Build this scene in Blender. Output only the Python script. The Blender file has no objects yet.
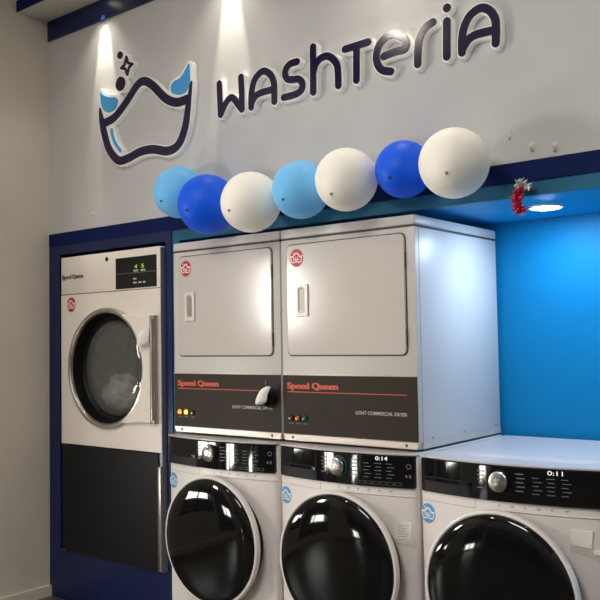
import bpy, bmesh, math, random
from mathutils import Vector, Matrix
random.seed(7)
scn = bpy.context.scene
col = scn.collection
PI = math.pi

# ------------------------------------------------------------------ materials
def lin(c):
    f = lambda v: v / 12.92 if v <= 0.04045 else ((v + 0.055) / 1.055) ** 2.4
    return tuple(f(x / 255.0) for x in c) + (1.0,)

def mat(name, rgb, rough=0.5, metal=0.0, spec=0.5, var=0.06, scale=6.0, emit=None, estr=0.0, bump=0.0, bscale=80.0,
        sss=0.0, coat=0.0, trans=0.0):
    m = bpy.data.materials.new(name); m.use_nodes = True
    nt = m.node_tree; b = nt.nodes['Principled BSDF']
    tc = nt.nodes.new('ShaderNodeTexCoord')
    nz = nt.nodes.new('ShaderNodeTexNoise'); nz.inputs['Scale'].default_value = scale; nz.inputs['Detail'].default_value = 4
    nt.links.new(tc.outputs['Object'], nz.inputs['Vector'])
    rp = nt.nodes.new('ShaderNodeValToRGB')
    c = lin(rgb)
    rp.color_ramp.elements[0].position = 0.3; rp.color_ramp.elements[1].position = 0.7
    rp.color_ramp.elements[0].color = tuple(x * (1 - var) for x in c[:3]) + (1,)
    rp.color_ramp.elements[1].color = tuple(min(1, x * (1 + var)) for x in c[:3]) + (1,)
    nt.links.new(nz.outputs['Fac'], rp.inputs['Fac'])
    nt.links.new(rp.outputs['Color'], b.inputs['Base Color'])
    b.inputs['Roughness'].default_value = rough
    b.inputs['Metallic'].default_value = metal
    b.inputs['Specular IOR Level'].default_value = spec
    b.inputs['Coat Weight'].default_value = coat
    if coat: b.inputs['Coat Roughness'].default_value = 0.03
    if sss:
        b.inputs['Subsurface Weight'].default_value = sss
        b.inputs['Subsurface Radius'].default_value = (0.05, 0.05, 0.05)
    if trans: b.inputs['Transmission Weight'].default_value = trans
    if emit:
        b.inputs['Emission Color'].default_value = lin(emit); b.inputs['Emission Strength'].default_value = estr
    if bump:
        n2 = nt.nodes.new('ShaderNodeTexNoise'); n2.inputs['Scale'].default_value = bscale; n2.inputs['Detail'].default_value = 3
        nt.links.new(tc.outputs['Object'], n2.inputs['Vector'])
        bp = nt.nodes.new('ShaderNodeBump'); bp.inputs['Strength'].default_value = bump; bp.inputs['Distance'].default_value = 0.004
        nt.links.new(n2.outputs['Fac'], bp.inputs['Height']); nt.links.new(bp.outputs['Normal'], b.inputs['Normal'])
    return m

def glass_mat(name, tint, opacity, rough=0.03):
    m = bpy.data.materials.new(name); m.use_nodes = True
    nt = m.node_tree; nt.nodes.clear()
    out = nt.nodes.new('ShaderNodeOutputMaterial')
    tr = nt.nodes.new('ShaderNodeBsdfTransparent'); tr.inputs['Color'].default_value = lin(tint)
    gl = nt.nodes.new('ShaderNodeBsdfGlossy'); gl.inputs['Roughness'].default_value = rough
    df = nt.nodes.new('ShaderNodeBsdfDiffuse'); df.inputs['Color'].default_value = lin(tint)
    lw = nt.nodes.new('ShaderNodeLayerWeight'); lw.inputs['Blend'].default_value = 0.5
    pw = nt.nodes.new('ShaderNodeMath'); pw.operation = 'POWER'; pw.inputs[1].default_value = 5
    fr = nt.nodes.new('ShaderNodeMath'); fr.operation = 'MULTIPLY_ADD'; fr.inputs[1].default_value = 0.95; fr.inputs[2].default_value = 0.045
    nt.links.new(lw.outputs['Facing'], pw.inputs[0]); nt.links.new(pw.outputs[0], fr.inputs[0])
    m1 = nt.nodes.new('ShaderNodeMixShader'); m1.inputs['Fac'].default_value = opacity
    m2 = nt.nodes.new('ShaderNodeMixShader')
    nt.links.new(tr.outputs[0], m1.inputs[1]); nt.links.new(df.outputs[0], m1.inputs[2])
    nt.links.new(fr.outputs[0], m2.inputs['Fac']); nt.links.new(m1.outputs[0], m2.inputs[1]); nt.links.new(gl.outputs[0], m2.inputs[2])
    nt.links.new(m2.outputs[0], out.inputs['Surface'])
    return m

M = {
 'wall':      mat('white_painted_panel', (200, 199, 199), 0.55, var=0.02, scale=3),
 'side_wall': mat('warm_painted_plaster', (216, 207, 194), 0.7, var=0.03, scale=4, bump=0.08, bscale=160),
 'ceiling':   mat('ceiling_paint', (212, 208, 200), 0.7, var=0.02),
 'floor':     mat('floor_tile', (84, 76, 67), 0.35, var=0.1, scale=2),
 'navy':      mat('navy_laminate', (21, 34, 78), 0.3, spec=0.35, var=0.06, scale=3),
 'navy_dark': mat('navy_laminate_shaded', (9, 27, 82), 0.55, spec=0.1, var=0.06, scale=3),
 'teal':      mat('light_blue_edge_strip', (34, 104, 136), 0.4, spec=0.25, var=0.04),
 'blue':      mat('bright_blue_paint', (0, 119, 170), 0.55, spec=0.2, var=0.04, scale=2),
 'blue_ceil_lit': mat('bright_blue_paint_lit_copy', (0, 158, 222), 0.5, spec=0.3, var=0.04, scale=2),  # niche blue brightened: downlight glow put into the ceiling colour
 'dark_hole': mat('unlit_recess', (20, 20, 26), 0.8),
 'enamel':    mat('white_enamel', (206, 201, 197), 0.38, var=0.015, scale=3),
 'enamel_d':  mat('glossy_white_enamel', (206, 199, 193), 0.17, var=0.015, scale=3),
 'enamel_l':  mat('washer_lid_enamel', (190, 186, 186), 0.3, var=0.015, scale=3),
 'enamel_w':  mat('washer_white_enamel', (228, 222, 218), 0.28, var=0.015, scale=3),
 'enamel_t':  mat('tumbler_white_enamel', (238, 229, 219), 0.38, var=0.015, scale=3),
 'grey_side': mat('grey_painted_steel', (128, 134, 146), 0.35, metal=0.3, var=0.03),
 'gap':       mat('dark_panel_gap', (78, 70, 62), 0.7),
 'gap_l':     mat('soft_panel_gap', (158, 148, 138), 0.7),
 'brown':     mat('dark_brown_panel', (52, 45, 37), 0.5, spec=0.15, var=0.05, scale=5),
 'rail':      mat('light_metal_rail', (206, 196, 184), 0.3, metal=0.2, var=0.03),
 'gloss':     mat('gloss_black', (10, 10, 12), 0.05, var=0.1, spec=0.5),
 'glass_b':   mat('black_door_glass', (9, 8, 8), 0.05, var=0.1, spec=0.35),
 'black':     mat('satin_black', (15, 15, 16), 0.5, spec=0.25, var=0.1),
 'chrome':    mat('polished_chrome', (205, 200, 192), 0.16, metal=1.0, var=0.03),
 'steel':     mat('brushed_steel', (176, 170, 160), 0.3, metal=0.9, var=0.06, scale=14),
 'ring':      mat('silver_trim_ring', (238, 232, 226), 0.2, var=0.03),
 'drum':      mat('perforated_drum_steel', (146, 148, 150), 0.45, metal=0.2, var=0.25, scale=30),
 'cloth':     mat('pale_laundry', (205, 203, 205), 0.9, var=0.2, scale=9, bump=0.4, bscale=30),
 'cloth_b':   mat('bluish_laundry', (150, 158, 176), 0.9, var=0.2, scale=9, bump=0.4, bscale=30),
 'orange':    mat('orange_red_print', (208, 84, 60), 0.5, emit=(222, 88, 62), estr=0.04),
 'print_w':   mat('pale_print', (202, 194, 182), 0.5),
 'print_g':   mat('grey_print', (118, 116, 114), 0.5),
 'badge':     mat('grey_badge', (138, 130, 120), 0.35, metal=0.4),
 'red_st':    mat('red_sticker', (190, 32, 46), 0.4, var=0.05),
 'blue_st':   mat('blue_sticker', (70, 150, 205), 0.4, var=0.05),
 'st_w':      mat('sticker_white', (236, 228, 222), 0.45),
 'paper':     mat('white_paper', (240, 236, 228), 0.8, var=0.03, scale=20, bump=0.15, bscale=60),
 'tape':      glass_mat('clear_tape', (252, 250, 246), 0.30, 0.25),
 'sign_face': mat('navy_acrylic_face', (27, 17, 58), 0.12, var=0.05, spec=0.6),
 'sign_back': mat('white_acrylic_glow', (232, 230, 226), 0.3, var=0.02, emit=(255, 252, 238), estr=0.12),  # faint emission stands in for spotlight on the backing edges
 'sign_blue': mat('sky_blue_acrylic', (74, 162, 226), 0.2, var=0.04),
 'bal_white': mat('white_latex_glow', (242, 238, 226), 0.5, var=0.02, spec=0.3, sss=0.3, emit=(242, 238, 226), estr=0.10),  # all three latex colours emit slightly, light through the skin put into the material
 'bal_light': mat('light_blue_latex_glow', (112, 186, 238), 0.5, var=0.03, spec=0.3, sss=0.25, emit=(112, 186, 238), estr=0.12),
 'bal_blue':  mat('royal_blue_latex_glow', (4, 84, 220), 0.5, var=0.03, spec=0.3, sss=0.15, emit=(4, 84, 220), estr=0.14),
 'knot_w':    mat('white_latex_knot', (150, 142, 128), 0.5),
 'knot_l':    mat('light_blue_latex_knot', (58, 92, 150), 0.5),
 'knot_b':    mat('royal_blue_latex_knot', (10, 36, 120), 0.5),
 'led_red':   mat('lit_red_lamp', (255, 60, 20), 0.2, emit=(255, 92, 34), estr=5),
 'led_amb':   mat('lit_amber_lamp', (255, 150, 40), 0.2, emit=(255, 140, 40), estr=6),
 'off_red':   mat('unlit_red_lamp', (124, 26, 42), 0.15, coat=0.5),
 'off_amb':   mat('unlit_amber_lamp', (190, 122, 38), 0.15, coat=0.5),
 'off_grn':   mat('unlit_green_lamp', (20, 110, 74), 0.15, coat=0.5),
 'off_grn_d': mat('unlit_dark_green_lamp', (16, 70, 50), 0.15, coat=0.5),
 'digit':     mat('lit_white_digits', (255, 255, 255), 0.4, emit=(235, 245, 255), estr=0.5),
 'digit_g':   mat('lit_green_digits', (150, 200, 60), 0.4, emit=(150, 205, 60), estr=0.3),
 'ring_lit':  mat('lit_teal_dial_ring', (30, 92, 100), 0.4, emit=(60, 160, 175), estr=0.03),
 'led_disc':  mat('led_diffuser', (255, 255, 255), 0.5, emit=(204, 229, 255), estr=290),
 'spot_disc': mat('warm_led_lens', (255, 250, 235), 0.5, emit=(255, 240, 205), estr=6),
 'lamp_trim': mat('white_lamp_trim', (240, 240, 238), 0.4),
 'tin_red':   mat('red_tinsel_foil', (214, 30, 56), 0.35, metal=0.1, var=0.3, scale=60),
 'tin_sil':   mat('silver_tinsel_foil', (238, 234, 236), 0.3, metal=0.2, var=0.2, scale=60),
 'hook':      mat('clear_plastic_hook', (226, 221, 212), 0.15, var=0.02),
 'win_glass': glass_mat('window_glass', (250, 252, 250), 0.02, 0.02),
 'frame_al':  mat('dark_aluminium_frame', (52, 52, 54), 0.4, metal=0.6),
}

_d = mat('spun_metal_dial', (176, 172, 166), 0.26, metal=1.0, var=0.02)
_n = _d.node_tree; _p = _n.nodes['Principled BSDF']; _t = _n.nodes.new('ShaderNodeTangent'); _t.direction_type = 'RADIAL'; _t.axis = 'Y'
_p.inputs['Anisotropic'].default_value = 0.85; _n.links.new(_t.outputs['Tangent'], _p.inputs['Tangent'])
M['dial'] = _d

# ------------------------------------------------------------------ mesh builder
class MB:
    def __init__(s): s.v = []; s.f = []; s.mi = []
    def add(s, vs, fs, mi=0):
        o = len(s.v); s.v += [tuple(v) for v in vs]
        for f in fs: s.f.append([i + o for i in f]); s.mi.append(mi)
        return s
    def loft(s, loops, cap0=True, cap1=True, mi=0):
        n = len(loops[0]); vs = [p for l in loops for p in l]; fs = []
        for k in range(len(loops) - 1):
            a, b = k * n, (k + 1) * n
            for i in range(n):
                j = (i + 1) % n; fs.append((a + i, a + j, b + j, b + i))
        if cap0: fs.append(tuple(reversed(range(n))))
        if cap1: fs.append(tuple((len(loops) - 1) * n + i for i in range(n)))
        return s.add(vs, fs, mi)
    def box(s, x0, x1, y0, y1, z0, z1, r=0.0, seg=2, mi=0):
        bm = bmesh.new(); bmesh.ops.create_cube(bm, size=1)
        for v in bm.verts:
            v.co = Vector(((x0 + x1) / 2 + v.co.x * (x1 - x0), (y0 + y1) / 2 + v.co.y * (y1 - y0), (z0 + z1) / 2 + v.co.z * (z1 - z0)))
        if r > 0: bmesh.ops.bevel(bm, geom=bm.edges[:] , offset=r, segments=seg, affect='EDGES', profile=0.5)
        bm.verts.ensure_lookup_table()
        s.add([v.co[:] for v in bm.verts], [[v.index for v in f.verts] for f in bm.faces] if not bm.verts.index_update() else [], mi)
        bm.free(); return s
    def prism(s, poly, y0, y1, bev=0.0, mi=0):            # poly in (x, z); y0 = front
        if bev > 0:
            c = inset(poly, bev)
            return s.loft([[(x, y0, z) for x, z in c], [(x, y0 + bev, z) for x, z in poly], [(x, y1, z) for x, z in poly]], True, True, mi)
        return s.loft([[(x, y0, z) for x, z in poly], [(x, y1, z) for x, z in poly]], True, True, mi)
    def lathe(s, cx, cz, prof, n=48, cap0=False, cap1=False, mi=0, sx=1.0):   # about the y axis, prof = [(r, y)]
        return s.loft([[(cx + r * sx * math.cos(2 * PI * i / n), y, cz + r * math.sin(2 * PI * i / n)) for i in range(n)] for r, y in prof], cap0, cap1, mi)
    def vlathe(s, cx, cy, prof, n=40, cap0=False, cap1=False, mi=0):          # about the z axis, prof = [(r, z)]
        return s.loft([[(cx + r * math.cos(2 * PI * i / n), cy + r * math.sin(2 * PI * i / n), z) for i in range(n)] for r, z in prof], cap0, cap1, mi)
    def tube(s, pts, r, n=8, mi=0):
        loops = []; pts = [Vector(p) for p in pts]
        for i, p in enumerate(pts):
            d = (pts[min(i + 1, len(pts) - 1)] - pts[max(i - 1, 0)]).normalized()
            a = d.cross(Vector((0, 0, 1)) if abs(d.z) < 0.9 else Vector((1, 0, 0))).normalized(); b = d.cross(a)
            loops.append([tuple(p + (a * math.cos(2 * PI * k / n) + b * math.sin(2 * PI * k / n)) * (r[i] if isinstance(r, list) else r)) for k in range(n)])
        return s.loft(loops, True, True, mi)
    def bar(s, x0, x1, yf, yb, z0, z1, r=0.006, n=28, mi=0):   # box cut into n stations along x so that its front can be bowed
        e = [(0.0, 1.0), (r * 0.3, 0.45), (r, 0.0)]
        st = e + [(r + (x1 - x0 - 2 * r) * k / n, 0.0) for k in range(1, n)] + [(x1 - x0 - q, w_) for q, w_ in reversed(e)]
        loops = []
        for d_, w_ in st:
            i_ = r * w_; c_ = r * 0.5
            ya, za, zb = yf + i_, z0 + i_, z1 - i_
            loops.append([(x0 + d_, yb, za), (x0 + d_, yb, zb), (x0 + d_, ya + c_, zb), (x0 + d_, ya, zb - c_), (x0 + d_, ya, za + c_), (x0 + d_, ya + c_, za)])
        return s.loft(loops, True, True, mi)
    def bow(s, xc, hw, b, ymax):
        s.v = [(x, y - (b * max(0.0, 1 - ((x - xc) / hw) ** 2) if y < ymax else 0.0), z) for x, y, z in s.v]; return s
    def stroke(s, pts, r, y0, y1, mi=0, bev=0.0, smooth=True):   # round-ended flat ribbon in the xz plane
        return s.prism(ribbon(pts, r, smooth), y0, y1, bev, mi)
    def build(s, name, mats, parent=None, smooth=35):
        o3 = parent_loc(parent)
        me = bpy.data.meshes.new(name)
        me.from_pydata([(x - o3[0], y - o3[1], z - o3[2]) for x, y, z in s.v], [], s.f)
        bm = bmesh.new(); bm.from_mesh(me); bmesh.ops.recalc_face_normals(bm, faces=bm.faces[:]); bm.to_mesh(me); bm.free()
        for m in (mats if isinstance(mats, (list, tuple)) else [mats]): me.materials.append(m)
        me.polygons.foreach_set('material_index', s.mi)
        if smooth:
            me.shade_smooth(); me.set_sharp_from_angle(angle=math.radians(smooth))
        o = bpy.data.objects.new(name, me); col.objects.link(o)
        if parent: o.parent = parent
        return o

def parent_loc(p):
    v = Vector((0, 0, 0))
    while p: v = v + p.location; p = p.parent
    return v

def area2(poly): return sum(a[0] * b[1] - b[0] * a[1] for a, b in zip(poly, poly[1:] + poly[:1]))
def inset(poly, d):
    if area2(poly) < 0: d = -d
    n = len(poly); out = []
    for i in range(n):
        p, q, r = Vector(poly[i - 1]), Vector(poly[i]), Vector(poly[(i + 1) % n])
        e1, e2 = (q - p), (r - q)
        if e1.length < 1e-7: e1 = e2
        if e2.length < 1e-7: e2 = e1
        n1 = Vector((-e1.y, e1.x)).normalized(); n2 = Vector((-e2.y, e2.x)).normalized()
        m = n1 + n2; m = m.normalized() if m.length > 1e-6 else n1
        out.append(tuple(q + m * d))
    return out
def rr(x0, x1, z0, z1, r, n=6):
    out = []
    for cx, cz, a in ((x1 - r, z1 - r, 0), (x0 + r, z1 - r, 90), (x0 + r, z0 + r, 180), (x1 - r, z0 + r, 270)):
        for k in range(n + 1):
            t = math.radians(a + 90 * k / n); out.append((cx + r * math.cos(t), cz + r * math.sin(t)))
    return out
def circ(cx, cz, r, n=32, sz=1.0): return [(cx + r * math.cos(2 * PI * i / n), cz + r * sz * math.sin(2 * PI * i / n)) for i in range(n)]
def spline(pts, sub=7, closed=False):
    P = [Vector(p) for p in pts]; n = len(P); out = []
    if n < 3 and not closed: return [tuple(p) for p in P]
    for i in range(n if closed else n - 1):
        g = (lambda k: P[k % n]) if closed else (lambda k: P[max(0, min(n - 1, k))])
        p0, p1, p2, p3 = g(i - 1), g(i), g(i + 1), g(i + 2)
        for k in range(sub):
            t = k / sub
            out.append(tuple(0.5 * ((2 * p1) + (p2 - p0) * t + (2 * p0 - 5 * p1 + 4 * p2 - p3) * t * t + (3 * p1 - p0 - 3 * p2 + p3) * t ** 3)))
    if not closed: out.append(tuple(P[-1]))
    return out
def ribbon(pts, r, smooth=True):
    if len(pts) == 1: return circ(pts[0][0], pts[0][1], r if not isinstance(r, (list, tuple)) else r[0], 24)
    P = [Vector(p) for p in (spline(pts) if smooth else pts)]; n = len(P)
    if isinstance(r, (list, tuple)):
        R = []
        for i in range(n):
            t = i / (n - 1) * (len(r) - 1); k = min(int(t), len(r) - 2); R.append(r[k] + (r[k + 1] - r[k]) * (t - k))
    else: R = [r] * n
    L, Q = [], []
    for i in range(n):
        d = (P[min(i + 1, n - 1)] - P[max(i - 1, 0)]).normalized(); nn = Vector((-d.y, d.x))
        L.append(P[i] + nn * R[i]); Q.append(P[i] - nn * R[i])
    def cap(c, d, rad):
        a = math.atan2(d.y, d.x)
        return [Vector((c.x + rad * math.cos(a - PI / 2 + PI * k / 8), c.y + rad * math.sin(a - PI / 2 + PI * k / 8))) for k in range(1, 8)]
    e1 = cap(P[-1], (P[-1] - P[-2]).normalized(), R[-1]); e0 = cap(P[0], (P[0] - P[1]).normalized(), R[0])
    return [tuple(p) for p in Q + e1 + L[::-1] + e0]

def tag(o, label=None, cat=None, group=None, kind=None):
    if label: o['label'] = label
    if cat: o['category'] = cat
    if group: o['group'] = group
    if kind: o['kind'] = kind
    return o
def thing(name, loc, label, cat, group=None):
    o = bpy.data.objects.new(name, None); o.empty_display_size = 0.1; col.objects.link(o); o.location = loc
    return tag(o, label, cat, group)
def struct(name, mb, m, parent=None, smooth=35):
    o = mb.build(name, m, parent, smooth)
    if not parent: o['kind'] = 'structure'
    return o

def text(name, s, x0, x1, z0, z1, y, m, parent, bold=0.0, dup=0.0, thick=0.0008):
    cu = bpy.data.curves.new(name, 'FONT'); cu.body = s; cu.size = 1; cu.extrude = 0.004; cu.offset = bold
    t = bpy.data.objects.new(name + '_tmp', cu); col.objects.link(t)
    bpy.context.view_layer.update()
    me = bpy.data.meshes.new_from_object(t.evaluated_get(bpy.context.evaluated_depsgraph_get()))
    bpy.data.objects.remove(t); bpy.data.curves.remove(cu)
    xs = [v.co.x for v in me.vertices]; ys = [v.co.y for v in me.vertices]
    ax, bx, ay, by = min(xs), max(xs), min(ys), max(ys)
    o3 = parent_loc(parent)
    for v in me.vertices:
        X = x0 + (v.co.x - ax) / (bx - ax) * (x1 - x0); Z = z0 + (v.co.y - ay) / (by - ay) * (z1 - z0)
        Y = y - (v.co.z / 0.004 + 1) * 0.5 * thick
        v.co = Vector((X, Y, Z)) - o3
    if dup:
        bm = bmesh.new(); bm.from_mesh(me)
        src = bmesh.ops.duplicate(bm, geom=bm.verts[:] + bm.edges[:] + bm.faces[:])['geom']
        for e in src:
            if isinstance(e, bmesh.types.BMVert): e.co += Vector((dup, -0.00015, 0))
        bm.to_mesh(me); bm.free()
    me.materials.clear(); me.materials.append(m); me.name = name
    o = bpy.data.objects.new(name, me); col.objects.link(o)
    if parent: o.parent = parent
    return o

# ------------------------------------------------------------------ camera (solved from the photograph's vanishing lines)
cam = bpy.data.cameras.new('camera'); co = bpy.data.objects.new('camera', cam); col.objects.link(co); scn.camera = co
yaw, pitch, roll, foc = 0.672796, 0.0493235, -0.0171798, 838.69
cy, sy, cp, sp = math.cos(yaw), math.sin(yaw), math.cos(pitch), math.sin(pitch)
fw = Vector((-sy * cp, cy * cp, sp)); rt = Vector((cy, sy, 0)); up = rt.cross(fw)
r2 = rt * math.cos(roll) + up * math.sin(roll); u2 = -rt * math.sin(roll) + up * math.cos(roll)
mw = Matrix((r2, u2, -fw)).transposed().to_4x4(); mw.translation = Vector((3.03576, -2.81619, 1.41))
co.matrix_world = mw
cam.sensor_width = 36; cam.lens = foc / 600 * 36; cam.clip_start = 0.05

# ------------------------------------------------------------------ setting
FY = 0.06                                   # facade plane
struct('floor', MB().box(-1.3, 5.0, -5.5, 1.1, -0.08, 0.0), M['floor'])
struct('ceiling', MB().box(-1.3, 5.0, -5.5, 0.2, 3.72, 3.8), M['ceiling'])
WIN = ((-1.90, -1.05, 0.40), (-3.05, -1.98, 0.12), (-5.30, -4.10, 0.0))     # y0, y1, sill
wl = MB(); ye = 1.0
for (a, b, sl) in WIN:
    wl.box(-1.18, -1.1, b, ye, 0, 3.72); wl.box(-1.18, -1.1, a, b, 0, sl); wl.box(-1.18, -1.1, a, b, 2.1, 3.72); ye = a
wl.box(-1.18, -1.1, -5.5, ye, 0, 3.72)
struct('wall_left', wl, M['side_wall'], smooth=0)
struct('baseboard_left', MB().box(-1.1, -1.082, -5.5, FY - 0.002, 0, 0.052).box(-1.1, -1.084, -5.5, FY - 0.002, 0.052, 0.06, 0.002), M['side_wall'], smooth=0)
# shop-front windows in the left wall, out of frame, seen in the reflections
for k, (a, b, sl) in enumerate(WIN):
    wf = MB(); wf.box(-1.16, -1.12, a, a + 0.03, sl, 2.1); wf.box(-1.16, -1.12, b - 0.03, b, sl, 2.1); wf.box(-1.16, -1.12, a + 0.03, b - 0.03, 2.06, 2.1)
    wf.box(-1.16, -1.12, a + 0.03, b - 0.03, sl, sl + 0.04); wf.box(-1.155, -1.125, (a + b) / 2 - 0.012, (a + b) / 2 + 0.012, sl + 0.04, 2.06)
    w1 = struct('window_%d' % (k + 1), wf, M['frame_al'], smooth=0)
# front wall: white sign panel above the machines
struct('wall_front', MB().box(-1.1, 4.6, FY, 0.18, 2.05, 3.72), M['wall'], smooth=0)
struct('trim_1', MB().box(-1.1, 4.6, FY - 0.012, FY, 3.185, 3.30, 0.001), M['navy'], smooth=0)            # navy band under the soffit
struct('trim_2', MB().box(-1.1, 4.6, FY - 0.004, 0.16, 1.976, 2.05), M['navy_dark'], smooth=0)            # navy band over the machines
sb = MB(); sb.box(-1.1, 4.6, -0.15, FY, 3.30, 3.42)
struct('trim_3', sb, M['ceiling'], smooth=0)                                                           # lighting soffit
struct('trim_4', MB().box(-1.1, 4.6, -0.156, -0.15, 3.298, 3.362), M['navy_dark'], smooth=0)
# navy portal round the tumbler
pf = MB(); pf.box(-1.1, -1.0, FY - 0.003, 0.9, 0.28, 1.925); pf.box(-1.1, -0.073, FY - 0.003, 0.16, 1.925, 2.05)
pf.box(-0.118, -0.073, FY - 0.003, 0.9, 0.0, 1.925); pf.box(-1.1, -0.118, FY - 0.003, 0.9, 0.0, 0.28)
struct('trim_5', pf, M['navy'], smooth=0)
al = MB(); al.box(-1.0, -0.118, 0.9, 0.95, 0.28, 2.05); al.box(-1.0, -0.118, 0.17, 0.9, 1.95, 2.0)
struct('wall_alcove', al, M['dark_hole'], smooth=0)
# blue niche
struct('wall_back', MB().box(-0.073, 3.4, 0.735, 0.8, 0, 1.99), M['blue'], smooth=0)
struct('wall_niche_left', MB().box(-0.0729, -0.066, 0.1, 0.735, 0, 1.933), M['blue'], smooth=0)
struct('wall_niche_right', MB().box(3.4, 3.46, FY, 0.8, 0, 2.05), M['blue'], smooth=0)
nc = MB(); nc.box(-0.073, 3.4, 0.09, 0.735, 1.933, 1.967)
struct('ceiling_niche', nc, M['blue_ceil_lit'], smooth=0)
lp = MB(); lp.box(-0.073, 3.4, FY + 0.004, 0.09, 1.923, 1.976); lp.box(-0.073, -0.022, FY + 0.004, 0.09, 0, 1.923)
struct('trim_6', lp, M['teal'], smooth=0)

# ------------------------------------------------------------------ sign
LET = {
'W':[[[0.301,2.639],[0.307,2.489],[0.336,2.53],[0.358,2.551],[0.378,2.557],[0.398,2.545],[0.42,2.517],[0.444,2.489],[0.444,2.572],[0.441,2.641]]],
'A':[[[0.502,2.488],[0.504,2.541],[0.513,2.586],[0.535,2.621],[0.578,2.64],[0.618,2.617],[0.639,2.578],[0.642,2.532],[0.641,2.488]],[[0.504,2.504],[0.525,2.531],[0.562,2.543],[0.634,2.544]]],
'S':[[[0.775,2.639],[0.739,2.638],[0.715,2.624],[0.706,2.599],[0.72,2.573],[0.752,2.564],[0.782,2.560],[0.803,2.536],[0.796,2.508],[0.762,2.496],[0.697,2.495]]],
'h':[[[0.865,2.684],[0.862,2.486]],[[0.866,2.575],[0.880,2.606],[0.908,2.625],[0.944,2.625],[0.975,2.602],[0.994,2.565],[0.996,2.487]]],
'T':[[[1.034,2.634],[1.15,2.637]],[[1.093,2.633],[1.089,2.491]]],
'e':[[[1.225,2.560],[1.28,2.566],[1.324,2.567],[1.330,2.592],[1.311,2.620],[1.279,2.638],[1.243,2.637],[1.21,2.617],[1.191,2.581],[1.193,2.54],[1.216,2.506],[1.257,2.491]]],
'r':[[[1.454,2.643],[1.421,2.63],[1.395,2.598],[1.386,2.555],[1.382,2.493]]],
'i':[[[1.515,2.631],[1.511,2.494]]],
'A2':[[[1.576,2.495],[1.577,2.542],[1.587,2.588],[1.613,2.628],[1.656,2.645],[1.693,2.627],[1.714,2.59],[1.717,2.546],[1.714,2.498]],[[1.579,2.508],[1.602,2.536],[1.636,2.549],[1.704,2.548]]],
}
BY0, BY1, FA = 0.031, FY, 0.026             # backing front, wall, face front
lab = {'W':'raised navy capital W on white backing, first letter of the wall sign',
 'A':'raised navy round-topped A between the W and the S of the wall sign',
 'S':'raised navy angular S on white backing, third letter of the wall sign',
 'h':'raised navy tall lowercase h between the S and the T of the wall sign',
 'T':'raised navy T with glossy shine, fifth letter of the wall sign',
 'e':'raised navy lowercase e catching a bright reflection, beside the T of the wall sign',
 'r':'raised navy lowercase r between the e and the i of the wall sign',
 'i':'raised navy lowercase i with round dot, second to last letter of the wall sign',
 'A2':'raised navy round-topped A ending the wall sign, at its right end'}
for k, ss in LET.items():
    r = 0.0160
    zs = [p for s_ in ss for p in s_]
    root = thing('sign_letter', (sum(p[0] for p in zs) / len(zs), FY, 2.475), lab[k], 'letter', 'raised letters of the wall sign')
    f, b = MB(), MB()
    sm = k != 'W'
    for n_, s_ in enumerate(ss):
        if k == 'W':
            parts = [(s_[0:2], False), (s_[1:8], True), (s_[7:10], False)]
        else: parts = [(s_, True)]
        for q_, (pp, smo) in enumerate(parts):
            e_ = 0.0003 * (n_ + q_)
            f.stroke(pp, r, FA - e_, BY0, smooth=smo); b.stroke(pp, r + 0.0058, BY0 - 0.0002 * (n_ + q_), BY1, smooth=smo)
    if k == 'i':
        f.prism(circ(1.517, 2.683, 0.0170), FA, BY0); b.prism(circ(1.517, 2.683, 0.0225), BY0, BY1)
    f.build('letter_face', M['sign_face'], root); b.build('letter_backing', M['sign_back'], root)

basin = [[[-0.594,2.69],[-0.580,2.622],[-0.562,2.559],[-0.52,2.456],[-0.444,2.383],[-0.363,2.382],[-0.268,2.401],[-0.172,2.399],[-0.061,2.373],[0.016,2.393],[0.065,2.47],[0.089,2.577],[0.114,2.69]],
 [[-0.560,2.602],[-0.47,2.619],[-0.368,2.687],[-0.289,2.752],[-0.233,2.764],[-0.168,2.727],[-0.075,2.644],[0.006,2.606],[0.083,2.608]]]
spL = [[-0.591,2.784],[-0.582,2.771],[-0.548,2.748],[-0.507,2.733],[-0.465,2.725],[-0.445,2.709],[-0.445,2.693],[-0.457,2.671],[-0.486,2.655],[-0.53,2.656],[-0.564,2.679],[-0.584,2.721]]
spR = [[0.098,2.783],[0.103,2.732],[0.101,2.682],[0.075,2.646],[0.028,2.641],[-0.02,2.657],[-0.034,2.689],[-0.014,2.714],[0.035,2.725],[0.071,2.755]]
hl = [[-0.497,2.555],[-0.488,2.519],[-0.464,2.474],[-0.424,2.43]]
root = thing('sign_emblem', (-0.24, FY, 2.35), 'raised wash basin emblem with navy outline and two blue splashes on wall', 'emblem')
R1 = [0.004, 0.019, 0.0225, 0.0225, 0.0225, 0.0225, 0.0225, 0.0225, 0.0225, 0.0225, 0.0225, 0.018, 0.003]
o1 = MB(); o1.stroke(basin[0], R1, FA, BY0); o1.stroke(basin[1], 0.0225, FA - 0.0003, BY0)
o1.build('basin_outline', M['sign_face'], root)
b1 = MB(); b1.stroke(basin[0], [x + 0.0065 for x in R1], BY0, BY1); b1.stroke(basin[1], 0.029, BY0 - 0.0002, BY1)
b1.prism(inset(spline(spL, 5, True), -0.014), BY0 - 0.0004, BY1); b1.prism(inset(spline(spR, 5, True), -0.014), BY0 - 0.0004, BY1)
b1.stroke(hl, 0.021, BY0 - 0.0006, BY1)
b1.build('emblem_backing', M['sign_back'], root)
tag(MB().prism(spline(spL, 5, True), FA, BY0).build('splash', M['sign_blue'], root), 'blue water splash at the left rim')
tag(MB().prism(spline(spR, 5, True), FA, BY0).build('splash', M['sign_blue'], root), 'blue water splash at the right rim')
tag(MB().stroke(hl, 0.009, FA, BY0).build('highlight_stripe', M['sign_blue'], root), 'short blue curved stripe inside the basin')
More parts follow.
